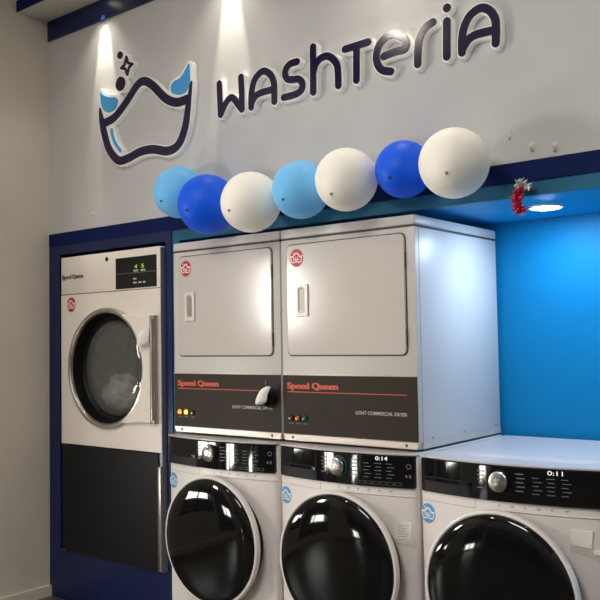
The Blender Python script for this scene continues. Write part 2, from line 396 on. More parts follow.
for (x, z, r_, ln) in ((-0.423, 2.943, 0.0205, 'small raised navy dot on the wall above the basin emblem'),
                       (-0.421, 2.789, 0.038, 'larger raised navy dot on the wall, just above the basin emblem')):
    rt_ = thing('sign_bubble', (x, FY, z - r_), ln, 'sign dot', 'bubbles above the basin emblem')
    MB().prism(circ(x, z, r_), FA, BY0).build('bubble_face', M['sign_face'], rt_)
    MB().prism(circ(x, z, r_ + 0.005), BY0, BY1).build('bubble_backing', M['sign_back'], rt_)
sk = [[-0.372,2.922],[-0.359,2.886],[-0.324,2.874],[-0.350,2.862],[-0.366,2.826],[-0.38,2.860],[-0.414,2.872],[-0.386,2.884]]
rt_ = thing('sign_sparkle', (-0.37, FY, 2.82), 'raised navy four-pointed sparkle outline on wall between the two dots', 'sign star')
f, b = MB(), MB()
for i in range(8):
    seg = [sk[i], sk[(i + 1) % 8]]
    f.stroke(seg, 0.0075, FA - 0.0002 * (i % 2), BY0, smooth=False); b.stroke(seg, 0.014, BY0 - 0.0002 * (i % 2), BY1, smooth=False)
f.build('sparkle_face', M['sign_face'], rt_); b.build('sparkle_backing', M['sign_back'], rt_)

# small clear hooks left on the wall
for (x, z, s_, l_) in ((-0.693, 2.13, 0.8, 'tiny clear wall hook above the tumble dryer, below the basin emblem'),
                   (1.743, 2.147, 0.6, 'smallest clear wall hook below the sign, nearest the large white balloon'),
                   (1.827, 2.098, 1.2, 'middle clear wall hook of the three right of the balloons'),
                   (1.912, 2.085, 1.2, 'clear wall hook furthest to the right of the balloons')):
    rt_ = thing('wall_hook', (x, FY, z - 0.016 * s_), l_, 'hook', 'clear hooks on the sign wall')
    MB().prism(rr(x - 0.008 * s_, x + 0.008 * s_, z - 0.014 * s_, z + 0.014 * s_, 0.006 * s_), FY - 0.004, FY, 0.001).build('hook_plate', M['hook'], rt_)
    MB().tube([(x, FY - 0.004, z + 0.004 * s_), (x, FY - 0.012, z - 0.006 * s_), (x, FY - 0.018, z - 0.008 * s_), (x, FY - 0.020, z + 0.002 * s_)], 0.0028 * s_).build('hook_arm', M['hook'], rt_)

# ------------------------------------------------------------------ lights in the soffit and niche
for i, x in enumerate((-0.588, 0.356, 1.30, 2.245)):
    rt_ = thing('soffit_spotlight', (x, -0.035, 3.30), ('first', 'second', 'third', 'fourth')[i] + ' recessed spotlight from the left wall in the white soffit', 'spotlight', 'spotlights in the soffit')
    MB().vlathe(x, -0.035, [(0.030, 3.302), (0.030, 3.297), (0.042, 3.295), (0.044, 3.2995)], 28).build('trim_ring', M['lamp_trim'], rt_)
    MB().vlathe(x, -0.035, [(0.0, 3.2985), (0.030, 3.2985)], 24).build('lens', M['spot_disc'], rt_)
    ld = bpy.data.lights.new('spot', 'SPOT'); ld.energy = (38, 50, 12, 12)[i]; ld.spot_size = math.radians(27); ld.spot_blend = 0.55
    ld.color = (1.0, 0.94, 0.74); ld.shadow_soft_size = 0.012
    lo = bpy.data.objects.new('spot_lamp', ld); col.objects.link(lo); lo.location = (x, 0.012, 3.285); lo.rotation_euler = (math.radians(8), 0, 0)
    ld = bpy.data.lights.new('spot_wash', 'SPOT'); ld.energy = (9, 11, 20, 14)[i]; ld.spot_size = math.radians(100); ld.spot_blend = 1.0
    ld.color = (1.0, 0.93, 0.82); ld.shadow_soft_size = 0.025
    lo = bpy.data.objects.new('spot_wash_lamp', ld); col.objects.link(lo); lo.location = (x, -0.035, 3.285); lo.rotation_euler = (math.radians(-6), 0, 0)
for lx, lt_ in ((1.731, 'round bright white downlight recessed in the blue niche ceiling, beside the red tinsel'),
                (2.66, 'added unseen second downlight, fill light further right in the blue niche ceiling')):  # second one is added out of view to even out the niche light
    rt_ = thing('niche_downlight', (lx, 0.414, 1.933), lt_, 'downlight', 'downlights in the niche')
    MB().vlathe(lx, 0.414, [(0.054, 1.9325), (0.055, 1.926), (0.066, 1.925), (0.070, 1.9325)], 40).build('trim_ring', M['lamp_trim'], rt_)
    MB().vlathe(lx, 0.414, [(0.0, 1.9200), (0.030, 1.9215), (0.048, 1.9245), (0.0545, 1.9280)], 40).build('diffuser', M['led_disc'], rt_)

DAY = ((-1.95, -1.25, 0.64, 0.82, 15), (-3.1, -2.6, 0.38, 0.60, 14), (-5.2, -4.7, 0.0, 0.22, 14), (-2.60, -2.06, 1.54, 2.0, 46))
def area(name, loc, rot, sx, sy_, e, c):
    ld = bpy.data.lights.new(name, 'AREA'); ld.shape = 'RECTANGLE'; ld.size = sx; ld.size_y = sy_; ld.energy = e; ld.color = c
    o = bpy.data.objects.new(name, ld); col.objects.link(o); o.location = loc; o.rotation_euler = rot; return o
for (a, b, z0, z1, e) in DAY:
    area('daylight', (-1.30, (a + b) / 2, (z0 + z1) / 2), (0, math.radians(-90), 0), z1 - z0, b - a, e, (1.0, 0.97, 0.90))
area('room_fill_light', (1.5, -3.2, 3.68), (0, 0, 0), 1.2, 1.2, 90, (1.0, 0.955, 0.90))  # added unseen ceiling lamp, ambient fill for the room
area('room_downlight', (-0.1, -2.3, 3.69), (0, 0, 0), 0.16, 0.16, 14, (1.0, 0.92, 0.80))
w = bpy.data.worlds.new('world'); scn.world = w; w.use_nodes = True
wn = w.node_tree; bg = wn.nodes['Background']
tc = wn.nodes.new('ShaderNodeTexCoord'); sx_ = wn.nodes.new('ShaderNodeSeparateXYZ'); cr = wn.nodes.new('ShaderNodeValToRGB')
wn.links.new(tc.outputs['Generated'], sx_.inputs[0]); wn.links.new(sx_.outputs['Z'], cr.inputs['Fac'])
cr.color_ramp.elements[0].color = (0.10, 0.095, 0.09, 1); cr.color_ramp.elements[1].color = (0.60, 0.575, 0.54, 1)
cr.color_ramp.elements[1].position = 0.7
wn.links.new(cr.outputs['Color'], bg.inputs['Color']); bg.inputs['Strength'].default_value = 0.86

# ------------------------------------------------------------------ stickers
def sticker(parent, cx, cz, r, y, base, label):
    st = MB().prism(circ(cx, cz, r, 32, 1.05), y - 0.0012, y).build('sticker', M[base], parent)
    tag(st, label)
    e = MB(); u = r / 1.0
    y0, y1 = y - 0.0017, y - 0.0012
    P = lambda a: [(cx + x * u, cz + z * u) for x, z in a]
    e.stroke(P([(-0.86, 0.22), (-0.55, 0.18), (-0.2, 0.48), (0.0, 0.56), (0.25, 0.42), (0.55, 0.1), (0.86, 0.22)]), 0.09 * u, y0, y1)
    e.stroke(P([(-0.82, 0.1), (-0.78, -0.2), (-0.62, -0.52), (-0.3, -0.5), (0.0, -0.42), (0.3, -0.52), (0.62, -0.52), (0.78, -0.2), (0.82, 0.1)]), 0.07 * u, y0 - 0.0002, y1)
    for k in range(3): e.stroke(P([(-0.42 + 0.28 * k, 0.06), (-0.42 + 0.28 * k, -0.22)]), 0.06 * u, y0, y1)
    e.stroke(P([(-0.42, -0.22), (0.42, -0.22)]), 0.05 * u, y0 - 0.0002, y1)
    e.prism(circ(cx - 0.45 * u, cz + 0.62 * u, 0.08 * u, 12), y0, y1)
    e.build('emblem', M['st_w'], st)
    return st

# ------------------------------------------------------------------ twin upper dryers
def dryer(X, label, lit):
    W_ = 0.685; g = 0.0025
    x0, x1 = X + g, X + W_ - g
    root = thing('stacked_dryer', (X + W_ / 2, 0.36, 0.983), label, 'dryer', 'white dryers stacked on the washers')
    c = MB()
    c.box(x0 + 0.001, x1 - 0.001, 0.0, 0.714, 1.012, 1.851, 0.004, 2)
    c.box(x0 + 0.004, x1 - 0.004, 0.004, 0.710, 1.848, 1.8605, 0, mi=1)
    # flange groove down both sides, screw dimples low on the side
    for sx in (x0 + 0.0006, x1 - 0.0006):
        c.box(sx - 0.0006, sx + 0.0006, 0.0275, 0.0295, 1.0, 1.85, 0, mi=2)
        for yy in (0.10, 0.36, 0.66): c.box(sx - 0.001, sx + 0.001, yy, yy + 0.006, 1.02, 1.026, 0, mi=1)
    c.build('cabinet', [M['enamel'], M['gap'], M['gap_l']], root)
    MB().box(x0, x1, -0.001, 0.7147, 1.859, 1.898, 0.006, 3).build('top_lid', M['enamel'], root)
    # bottom rail with chamfered lower corners
    rl = MB(); rl.prism([(x0 + 0.002, 1.013), (x0 + 0.010, 0.985), (x1 - 0.010, 0.985), (x1 - 0.002, 1.013)], -0.003, 0.03, 0.002)
    rl.box(x0 + 0.006, x1 - 0.0015, 0.03, 0.714, 0.985, 1.013)
    ra = rl.build('bottom_rail', M['rail'], root)
    for xx in (X + 0.057, X + 0.625):
        MB().lathe(xx, 0.999, [(0.0, -0.005), (0.005, -0.005), (0.0065, -0.003)], 14).build('screw', M['gap'], ra)
    # door: dark joint, slightly raised leaf
    jt = MB(); jt.prism(rr(X + 0.036, X + 0.642, 1.346, 1.831, 0.026), -0.0015, 0.004)
    dr = MB(); dr.prism(rr(X + 0.0405, X + 0.6375, 1.3505, 1.8265, 0.023), -0.0085, 0.002, 0.003)
    d = dr.build('door', M['enamel_d'], root); jt.build('door_joint', M['gap'], d)
    for zz in (1.72, 1.42):
        MB().box(X + 0.6375, X + 0.6415, -0.008, 0.0, zz - 0.032, zz + 0.032, 0.001).build('hinge', M['gap'], d)
    hx0, hx1, hz0, hz1 = X + 0.0945, X + 0.160, 1.516, 1.653
    h = MB(); f3 = lambda p, y: [(a, y, b) for a, b in p]
    o_ = rr(hx0, hx1, hz0, hz1, 0.004); i_ = rr(hx0 + 0.013, hx1 - 0.015, hz0 + 0.014, hz1 - 0.012, 0.014); i2 = rr(hx0 + 0.017, hx1 - 0.019, hz0 + 0.020, hz1 - 0.018, 0.010)
    h.loft([f3(o_, -0.008), f3(o_, -0.0145), f3(inset(o_, 0.002), -0.016), f3(i_, -0.016), f3(i2, -0.010)], True, False, 0)
    hd = h.build('handle', M['enamel_w'], d)
    MB().prism(i2, -0.0102, -0.009).build('handle_recess', M['badge'], d)
    sticker(d, X + 0.0985, 1.769, 0.0365, -0.0085, 'red_st', 'round red sticker with white basin emblem')
    # control panel
    p = MB().prism(rr(X + 0.0075, X + 0.678, 1.015, 1.265, 0.002, 2), -0.004, 0.002, 0.001).build('control_panel', M['brown'], root)
    MB().box(X + 0.004, X + 0.681, -0.006, 0.001, 1.265, 1.2705, 0.001).build('trim_strip', M['rail'], root)
    tag(text('brand_lettering', 'Speed Queen', X + 0.031, X + 0.300, 1.199, 1.234, -0.004, M['orange'], p, bold=0.013, dup=0.0042), 'orange red bold brand lettering')
    tag(MB().box(X + 0.033, X + (0.575 if lit else 0.632), -0.0048, -0.003, 1.1925, 1.1955).build('underline', M['orange'], p), 'thin orange red line')
    tag(text('model_lettering', 'LIGHT COMMERCIAL DRYER', X + 0.390, X + 0.632, 1.111, 1.125, -0.004, M['print_w'], p, bold=0.004), 'small pale capital lettering')
    if lit: trio = ((0.047, 'led_red', 'lit red lamp'), (0.090, 'led_amb', 'lit amber lamp'), (0.133, 'off_grn_d', 'unlit dark green lamp'))
    else: trio = ((0.051, 'off_red', 'unlit dark red lamp'), (0.089, 'off_amb', 'dull amber lamp'), (0.127, 'off_grn', 'dull green lamp'))
    for dx, m_, l_ in trio:
        cx, cz = X + dx, 1.082
        lm = MB().lathe(cx, cz, [(0.0, -0.016), (0.006, -0.0155), (0.010, -0.012), (0.0115, -0.006), (0.0115, -0.002)], 18).build('indicator_lamp', M[m_], p)
        tag(lm, l_)
        MB().lathe(cx, cz, [(0.0116, -0.003), (0.0118, -0.008), (0.0145, -0.008), (0.015, -0.003)], 18).build('bezel', M['black'], lm)
        MB().box(cx - 0.013, cx + 0.013, -0.0046, -0.0035, cz - 0.024, cz - 0.021).build('caption', M['print_g'], lm)
    if lit:
        kb = MB(); kx, kz = X + 0.622, 1.165
        kb.lathe(kx, kz, [(0.046, -0.003), (0.046, -0.008), (0.036, -0.011), (0.034, -0.030), (0.031, -0.034), (0.0, -0.034)], 36)
        kb.box(kx - 0.006, kx + 0.006, -0.046, -0.030, kz - 0.032, kz + 0.032, 0.003)
        tag(kb.build('timer_knob', M['black'], p), 'black round timer knob')
        MB().box(kx - 0.032, kx - 0.029, -0.0046, -0.0035, kz + 0.055, kz + 0.078).build('pointer_mark', M['print_g'], p)
    return root
dryer(0.0, 'white dryer over the leftmost washer, with lit red and amber lamps', True)
dryer(0.685, 'white dryer over the middle washer, with unlit red, amber and green lamps', False)

# crumpled paper hung over the timer knob of the left dryer
def sheet(mb, pts_u, width_v, mi=0):   # pts_u: centreline points, width_v: half-width vectors
    loops = []
    for p, wv in zip(pts_u, width_v): loops.append((Vector(p) - Vector(wv), Vector(p) + Vector(wv)))
    vs = []; fs = []
    for a, b in loops: vs += [a[:], ((a + b) / 2 + Vector((0, -0.002, 0)))[:], b[:]]
    for k in range(len(loops) - 1):
        for j in range(2): fs.append((3 * k + j, 3 * k + j + 1, 3 * k + 4 + j, 3 * k + 3 + j))
    return mb.add(vs, fs, mi)
rt_ = thing('paper_tag', (0.60, -0.04, 1.14), 'curled white paper tag hung over the black knob of the left dryer', 'paper')
pm = MB(); LO = []
for (xa, za, xb, zb, ye, ym) in (
        (0.639, 1.219, 0.659, 1.218, -0.044, -0.050),
        (0.607, 1.208, 0.653, 1.198, -0.044, -0.062),
        (0.592, 1.186, 0.644, 1.176, -0.046, -0.072),
        (0.584, 1.166, 0.649, 1.157, -0.048, -0.078),
        (0.577, 1.150, 0.637, 1.144, -0.048, -0.078),
        (0.579, 1.140, 0.608, 1.135, -0.052, -0.070),
        ):
    LO.append([(xa + (xb - xa) * t, ye + (ym - ye) * math.sin(PI * (0.12 + 0.76 * t)), za + (zb - za) * t) for t in (0, 0.2, 0.4, 0.6, 0.8, 1.0)])
pm.add([p for l in LO for p in l], [(6 * r + k, 6 * r + k + 1, 6 * r + k + 7, 6 * r + k + 6) for r in range(len(LO) - 1) for k in range(5)])
po = pm.build('paper_strip', M['paper'], rt_, 80)
md = po.modifiers.new('thick', 'SOLIDIFY'); md.thickness = 0.002
sm = po.modifiers.new('smooth', 'SUBSURF'); sm.levels = 2; sm.render_levels = 2

# ------------------------------------------------------------------ washers
BOW, BHW = 0.05, 0.345                      # the washers' fronts are gently bowed in plan
def bowf(u): return max(0.0, 1 - ((u - 0.3425) / BHW) ** 2)      # u = distance from the washer's left side
def bow_tree(o, X, ymax):
    if o.type == 'MESH' and o.name.split('.')[0] not in ('door', 'door_rim', 'door_glass', 'door_seat', 'foot', 'raised_panel', 'program_dial', 'dial_ring'):
        o3 = parent_loc(o)
        for v in o.data.vertices:
            if v.co.y + o3.y < ymax: v.co.y -= BOW * bowf(v.co.x + o3.x - X)
    for c in o.children: bow_tree(c, X, ymax)
def washer(X, label, digits, clear_top, look):
    W_ = 0.685 if look != 'right' else 0.700; g = 0.004; x0, x1 = X + g, X + W_ - g; FR = -0.035
    root = thing('front_load_washer', (X + W_ / 2, 0.34, 0.0), label, 'washing machine', 'white front loading washers in a row')
    c = MB(); c.bar(x0, x1, FR, 0.70, 0.03, 0.967, 0.012)
    # detergent drawer front and console lip grooves
    c.bar(x0 + 0.01, X + 0.252, FR - 0.0005, FR + 0.002, 0.8085, 0.810, 0.0003, 10, mi=1)
    c.box(X + 0.2515, X + 0.253, FR - 0.0005, FR + 0.002, 0.809, 0.845, 0, mi=1)
    c.bar(X + 0.35, x1 - 0.004, FR - 0.004, FR + 0.002, 0.8115, 0.8140, 0.0008, 14)
    c.bar(X + 0.35, x1 - 0.004, FR - 0.0006, FR + 0.002, 0.8095, 0.8115, 0.0003, 14, mi=1)
    c.build('cabinet', [M['enamel_w'], M['gap_l']], root)
    for fx in (x0 + 0.06, x1 - 0.06):
        for fy in (0.03, 0.62): MB().vlathe(fx, fy, [(0.024, 0.0), (0.024, 0.012), (0.014, 0.014), (0.014, 0.034)], 18, True, True).build('foot', M['black'], root)
    tl = MB(); tl.bar(x0 - 0.001, x1 + 0.001, FR - 0.010, 0.705, 0.9675, 0.9755, 0.004)
    if clear_top: tl.prism([(x, z) for x, z in rr(x0 + 0.03, x1 - 0.03, 0.02, 0.66, 0.08)], 0, 0.001) if False else None
    top = tl.build('top_panel', M['enamel_l'], root)
    if clear_top:
        rp = MB(); o_ = rr(x0 + 0.045, x1 - 0.045, 0.04, 0.62, 0.09, 10); i_ = inset(o_, 0.012)
        rp.loft([[(a, b, 0.9748) for a, b in o_], [(a, b, 0.978) for a, b in i_]], False, True)
        rp.build('raised_panel', M['enamel_l'], top)
    # console
    k = MB().bar(x0 + 0.010, x1 - 0.006, FR - 0.012, FR + 0.01, 0.844, 0.966, 0.006).build('control_console', M['gloss'], root)
    CY = FR - 0.012; X_ = X; X = X + 0.045
    dh = MB(); dh.bar(X_ + 0.032, X + 0.200, CY - 0.001, CY + 0.001, 0.848, 0.902, 0.0008, 10); dw = dh.build('detergent_drawer', M['black'], k)
    hb = MB(); hb.bar(X_ + 0.036, X + 0.198, CY - 0.010, CY, 0.886, 0.898, 0.003, 10); hb.bar(X_ + 0.037, X + 0.196, CY - 0.0108, CY - 0.008, 0.8965, 0.8990, 0.0008, 10)
    hb.build('drawer_handle', M['gloss'], dw)
    kx = X + (0.294 if look == 'left' else 0.311)
    kz = 0.914; KY = CY - BOW * bowf(kx - X_) + 0.002
    kn = MB(); kn.lathe(kx, kz, [(0.036, KY - 0.001), (0.036, KY - 0.020), (0.034, KY - 0.024), (0.031, KY - 0.0255), (0.0, KY - 0.0240)], 48)
    ko = kn.build('program_dial', M['dial'], k)
    MB().lathe(kx, kz, [(0.0365, KY), (0.0370, KY - 0.004), (0.0405, KY - 0.004), (0.041, KY)], 48).build('dial_ring', M['ring_lit'] if look == 'mid' else M['black'], ko)
    mk = MB()
    for j in range(5):
        z = kz + 0.030 - 0.0145 * j
        mk.box(kx - 0.088 + (0.006 if j in (3,) else 0), kx - 0.056 - (0.010 if j > 2 else 0), CY - 0.0006, CY + 0.001, z - 0.0018, z + 0.0018)
        mk.box(kx + 0.056 + 0.004 * (j % 2), kx + 0.088 - 0.004 * ((j + 1) % 2), CY - 0.0006, CY + 0.001, z - 0.0018, z + 0.0018)
    for a in range(3):
        for j in range(5):
            xx = X + 0.425 + 0.048 * a + 0.004 * (j % 2); z = 0.934 - 0.0135 * j
            mk.box(xx, xx + 0.022 + 0.006 * ((a + j) % 2), CY - 0.0006, CY + 0.001, z - 0.0012, z + 0.0012)
    tag(mk.build('dial_markings', M['print_g'], k), 'short grey programme lines beside the dial')
    if digits:
        dg = text('display_digits', digits, X + 0.477, X + 0.527, 0.947, 0.962, CY, M['digit'], k, bold=0.004)
        tag(dg, 'small lit white digits ' )
    bx = MB()
    for j in range(6):
        a, b_ = X + 0.405 + 0.030 * j, X + 0.431 + 0.030 * j
        for q in ((a, b_, 0.854, 0.8549), (a, b_, 0.8641, 0.865), (a, a + 0.0012, 0.854, 0.865), (b_ - 0.0012, b_, 0.854, 0.865)):
            bx.box(q[0], q[1], CY - 0.0005, CY + 0.001, q[2], q[3])
    if look != 'right': bx.build('touch_keys', M['print_g'], k)
    pw = MB(); f3 = lambda p, y: [(a, y, b) for a, b in p]
    pw.lathe(X_ + 0.655, 0.928, [(0.0075, CY - 0.0003), (0.0075, CY - 0.0008), (0.010, CY - 0.0008), (0.010, CY - 0.0003)], 20)
    pw.box(X + 0.618, X + 0.633, CY - 0.0006, CY + 0.001, 0.884, 0.8955) if False else None
    if look != 'right':
        pw.build('power_button', M['print_g'], k)
        ps = MB(); ps.add([(X_ + 0.642, CY - 0.0006, 0.884), (X_ + 0.642, CY - 0.0006, 0.897), (X_ + 0.652, CY - 0.0006, 0.8905)], [(0, 1, 2)])
        ps.box(X_ + 0.656, X_ + 0.6585, CY - 0.0006, CY + 0.001, 0.884, 0.897); ps.box(X_ + 0.661, X_ + 0.6635, CY - 0.0006, CY + 0.001, 0.884, 0.897)
        ps.build('start_button', M['print_g'], k)
    X = X_
    # small icons under the console
    ic = MB()
    for j in range(6):
        a = X + 0.34 + 0.046 * j
        ic.box(a, a + 0.010 + 0.004 * (j % 2), FR - 0.0006, FR + 0.002, 0.8285, 0.8305)
        ic.box(a + 0.002, a + 0.009, FR - 0.0006, FR + 0.002, 0.824, 0.8255)
    tag(ic.build('icon_row', M['print_g'], root), 'faint grey icons under the console')
    # porthole door
    cx, cz = X + 0.3475, 0.530; DY = FR - 0.052
    MB().lathe(cx, cz, [(0.262, FR + 0.01), (0.262, DY - 0.008), (0.278, DY - 0.0085)], 80).build('door_seat', M['black'], root)
    d = MB().lathe(cx, cz, [(0.276, DY - 0.006), (0.283, DY - 0.010), (0.2865, DY - 0.018), (0.2860, DY - 0.030), (0.2835, DY - 0.036), (0.2790, DY - 0.038), (0.2740, DY - 0.037), (0.2715, DY - 0.033)], 80).build('door', M['ring'], root)
    H = 0.036; pr = []
    for q in range(19):
        t = PI / 2 * q / 18; pr.append((0.2722 * math.cos(t) ** (2 / 2.7), DY - 0.033 - H * math.sin(t) ** (2 / 2.7)))
    cut = 7
    MB().lathe(cx, cz, pr[:cut + 1], 80).build('door_rim', M['gloss'], d)
    MB().lathe(cx, cz, pr[cut:-1] + [(0.03, DY - 0.0332 - H), (0.0, DY - 0.0332 - H)], 80).build('door_glass', M['glass_b'], d)
    sticker(root, X + 0.041 if look != 'right' else X + 0.039, 0.761, 0.0345, FR, 'blue_st', 'round blue sticker with white basin emblem')
    bow_tree(root, X, 0.08)
    return root
washer(0.0, 'white washer nearest the blue frame post, without lit digits or note', None, False, 'left')
washer(0.695, 'middle white washer, under the right dryer, with a teal ring round its dial', '0:14', False, 'mid')
washer(1.385, 'white washer with nothing stacked on it, right of the dryers', '0:11', True, 'right')

# paper notes on washers
rt_ = thing('paper_note', (1.305, -0.036, 0.635), 'faint white paper note stuck on the front of the middle washer', 'note')
nb = MB(); nb.prism([(1.272, 0.642), (1.336, 0.636), (1.340, 0.716), (1.276, 0.712)], -0.0375, -0.0353)
nb.v = [(x + 0.012, y - BOW * bowf(x + 0.012 - 0.695), z) for x, y, z in nb.v]; nb.build('note_sheet', M['paper'], rt_)
nl = MB()
for k in range(6): nl.box(1.283, 1.328 - 0.006 * (k % 3), -0.0379, -0.0374, 0.703 - 0.0105 * k, 0.7045 - 0.0105 * k)
nl.v = [(x + 0.012, y - BOW * bowf(x + 0.012 - 0.695), z) for x, y, z in nl.v]; nl.build('note_writing', M['gap_l'], rt_)
nt_ = MB().prism([(1.268, 0.632), (1.350, 0.626), (1.353, 0.650), (1.268, 0.654)], -0.0385, -0.0378)
nt_.v = [(x + 0.012, y - BOW * bowf(x + 0.012 - 0.695), z) for x, y, z in nt_.v]; nt_.build('tape_strip', M['tape'], rt_)
rt_ = thing('paper_note', (2.0, -0.036, 0.70), 'bright white folded paper note stuck on the front of the right washer', 'note')
def on_right(mb): mb.v = [(x + 0.006, y - BOW * bowf(x + 0.006 - 1.385), z) for x, y, z in mb.v]; return mb
on_right(MB().prism([(1.966, 0.720), (2.030, 0.714), (2.036, 0.770), (1.970, 0.772)], -0.0385, -0.0353, 0.001)).build('note_sheet', M['paper'], rt_)
on_right(MB().prism([(1.962, 0.700), (2.056, 0.676), (2.060, 0.706), (2.032, 0.722), (1.964, 0.724)], -0.0378, -0.0360)).build('tape_strip', M['tape'], rt_)
on_right(MB().prism(rr(2.036, 2.060, 0.694, 0.712, 0.005), -0.040, -0.0378, 0.001)).build('paper_scrap', M['paper'], rt_)

# ------------------------------------------------------------------ tumble dryer in the navy frame
TX0, TX1, TY = -0.948, -0.1255, 0.03
root = thing('tumble_dryer', ((TX0 + TX1) / 2, 0.4, 0.28), 'tall white commercial tumble dryer with round steel door, built into the navy frame', 'tumble dryer')
b = MB(); b.box(TX1 - 0.02, TX1, TY + 0.004, 0.86, 0.28, 1.895); b.box(TX0 + 0.004, TX0 + 0.02, TY + 0.004, 0.86, 0.28, 1.895)
b.box(TX0 + 0.02, TX1 - 0.02, TY + 0.02, 0.86, 1.875, 1.895); b.box(TX0 + 0.02, TX1 - 0.02, 0.84, 0.86, 0.28, 1.875); b.box(TX0 + 0.02, TX1 - 0.02, TY + 0.05, 0.84, 0.28, 0.30)
b.build('cabinet', M['grey_side'], root)
cx, cz = -0.549, 1.286
# front sheet with round hole
fp = MB(); n = 64
def sq(t):
    c_, s_ = math.cos(t), math.sin(t)
    kx = (TX1 - 0.002 - cx) / c_ if c_ > 1e-9 else ((TX0 - cx) / c_ if c_ < -1e-9 else 1e9)
    kz_ = (1.69 - cz) / s_ if s_ > 1e-9 else ((0.868 - cz) / s_ if s_ < -1e-9 else 1e9)
    q = min(kx, kz_); return (cx + c_ * q, cz + s_ * q)
ts = sorted(set([2 * PI * i / n for i in range(n)] + [math.atan2(zc_ - cz, xc_ - cx) % (2 * PI) for xc_ in (TX0, TX1 - 0.002) for zc_ in (0.868, 1.69)]))
OUT = [sq(t) for t in ts]; INN = [(cx + 0.30 * math.cos(t), cz + 0.30 * math.sin(t)) for t in ts]
fp.loft([[(x, TY + 0.02, z) for x, z in OUT], [(x, TY + 0.001, z) for x, z in OUT], [(x, TY, z) for x, z in OUT], [(x, TY, z) for x, z in INN], [(x, TY + 0.02, z) for x, z in INN]], False, False)
fp.build('front_panel', M['enamel_t'], root, 20)
hp = MB().box(TX0, TX1 - 0.002, TY, TY + 0.04, 1.694, 1.902, 0.003, 2).build('header_panel', M['enamel_t'], root)
tag(text('brand_lettering', 'Speed Queen', -0.935, -0.748, 1.772, 1.803, TY - 0.001, M['badge'], hp, bold=0.03, thick=0.004), 'grey raised brand badge')
MB().lathe(-0.545, 1.866, [(0.0, TY - 0.002), (0.011, TY - 0.003), (0.013, TY + 0.001)], 18).build('key_lock', M['black'], hp)
dp = MB().prism(rr(-0.470, -0.152, 1.700, 1.862, 0.003, 2), TY - 0.003, TY + 0.002, 0.001).build('display_panel', M['black'], hp)
for sx in (-0.318, -0.266):
    tag(text('display_digits', '4' if sx < -0.3 else '5', sx, sx + 0.022, 1.800, 1.821, TY - 0.003, M['digit_g'], dp, bold=0.02), 'lit green digit')
mk = MB()
for (a, w_, z) in ((-0.326, 0.036, 1.789), (-0.270, 0.036, 1.789), (-0.328, 0.024, 1.7475), (-0.328, 0.026, 1.7275), (-0.290, 0.024, 1.7275), (-0.254, 0.020, 1.7275)):
    mk.box(a, a + w_, TY - 0.0036, TY - 0.002, z - 0.004, z + 0.004)
mk.box(-0.465, -0.157, TY - 0.0034, TY - 0.002, 1.778, 1.7788)
mk.build('panel_markings', M['print_w'], dp)
sticker(root, -0.856, 1.635, 0.039, TY, 'red_st', 'round red sticker with white basin emblem')
MB().box(-0.905, -0.875, TY - 0.0008, TY + 0.001, 1.555, 1.561).build('small_label', M['st_w'], root)
# door
ear = MB()
arc = []
a0, a1 = math.radians(62), math.radians(-66)
for k in range(25):
    t = a0 + (a1 - a0) * k / 24; arc.append((cx + 0.309 * math.cos(t), cz + 0.309 * math.sin(t)))
poly = arc + spline([(arc[-1][0], arc[-1][1]), (-0.36, 1.005), (-0.27, 1.013), (-0.148, 1.013)], 5)[1:] + [(-0.148, 1.551)] + spline([(-0.148, 1.551), (-0.25, 1.551), (-0.33, 1.562), (arc[0][0], arc[0][1])], 5)[1:-1]
d = thing_part = MB().lathe(cx, cz, [(0.320, TY), (0.320, TY - 0.012), (0.316, TY - 0.018), (0.304, TY - 0.020), (0.296, TY - 0.016), (0.291, TY - 0.004)], 80).build('door', M['steel'], root)
tag(d, 'round steel ring door')
MB().prism(poly, TY - 0.020, TY - 0.001, 0.003).build('hinge_plate', M['enamel_t'], d)
hg = MB(); hg.box(-0.182, -0.146, TY - 0.026, TY - 0.002, 1.010, 1.553, 0.002); hg.tube([(-0.160, TY - 0.026, 1.03), (-0.160, TY - 0.026, 1.535)], 0.011, 12)
tag(hg.build('hinge_bar', M['steel'], d), 'upright steel hinge bar')
MB().lathe(cx, cz, [(0.2912, TY - 0.004), (0.288, TY + 0.02), (0.283, TY + 0.055), (0.262, TY + 0.075), (0.250, TY + 0.078)], 64).build('door_seal', M['black'], d)
gt = MB().lathe(cx, cz, [(0.258, TY + 0.072), (0.254, TY + 0.060), (0.235, TY + 0.050), (0.18, TY + 0.040), (0.10, TY + 0.033), (0.04, TY + 0.031), (0.0, TY + 0.0305)], 64)
M['t_glass'] = glass_mat('smoked_tumbler_glass', (206, 206, 200), 0.15, 0.04)
gt.build('door_glass', M['t_glass'], d)
MB().lathe(cx, cz, [(0.295, 0.11), (0.30, 0.13), (0.345, 0.14), (0.345, 0.70), (0.0, 0.70)], 64).build('drum', M['drum'], root, 30)
for hz in (1.40, 1.16):
    MB().box(-0.872, -0.852, TY - 0.030, TY - 0.004, hz - 0.03, hz + 0.03, 0.004).build('door_latch', M['black'], root) if False else None
# lower service panel (black) and steel pull
MB().box(TX0, TX1 - 0.028, TY + 0.002, TY + 0.05, 0.285, 0.862, 0.002, 1).build('lower_panel', M['black'], root)
MB().box(TX1 - 0.026, TX1 - 0.002, TY - 0.008, TY + 0.02, 0.285, 0.80, 0.003).build('edge_pull', M['steel'], root)

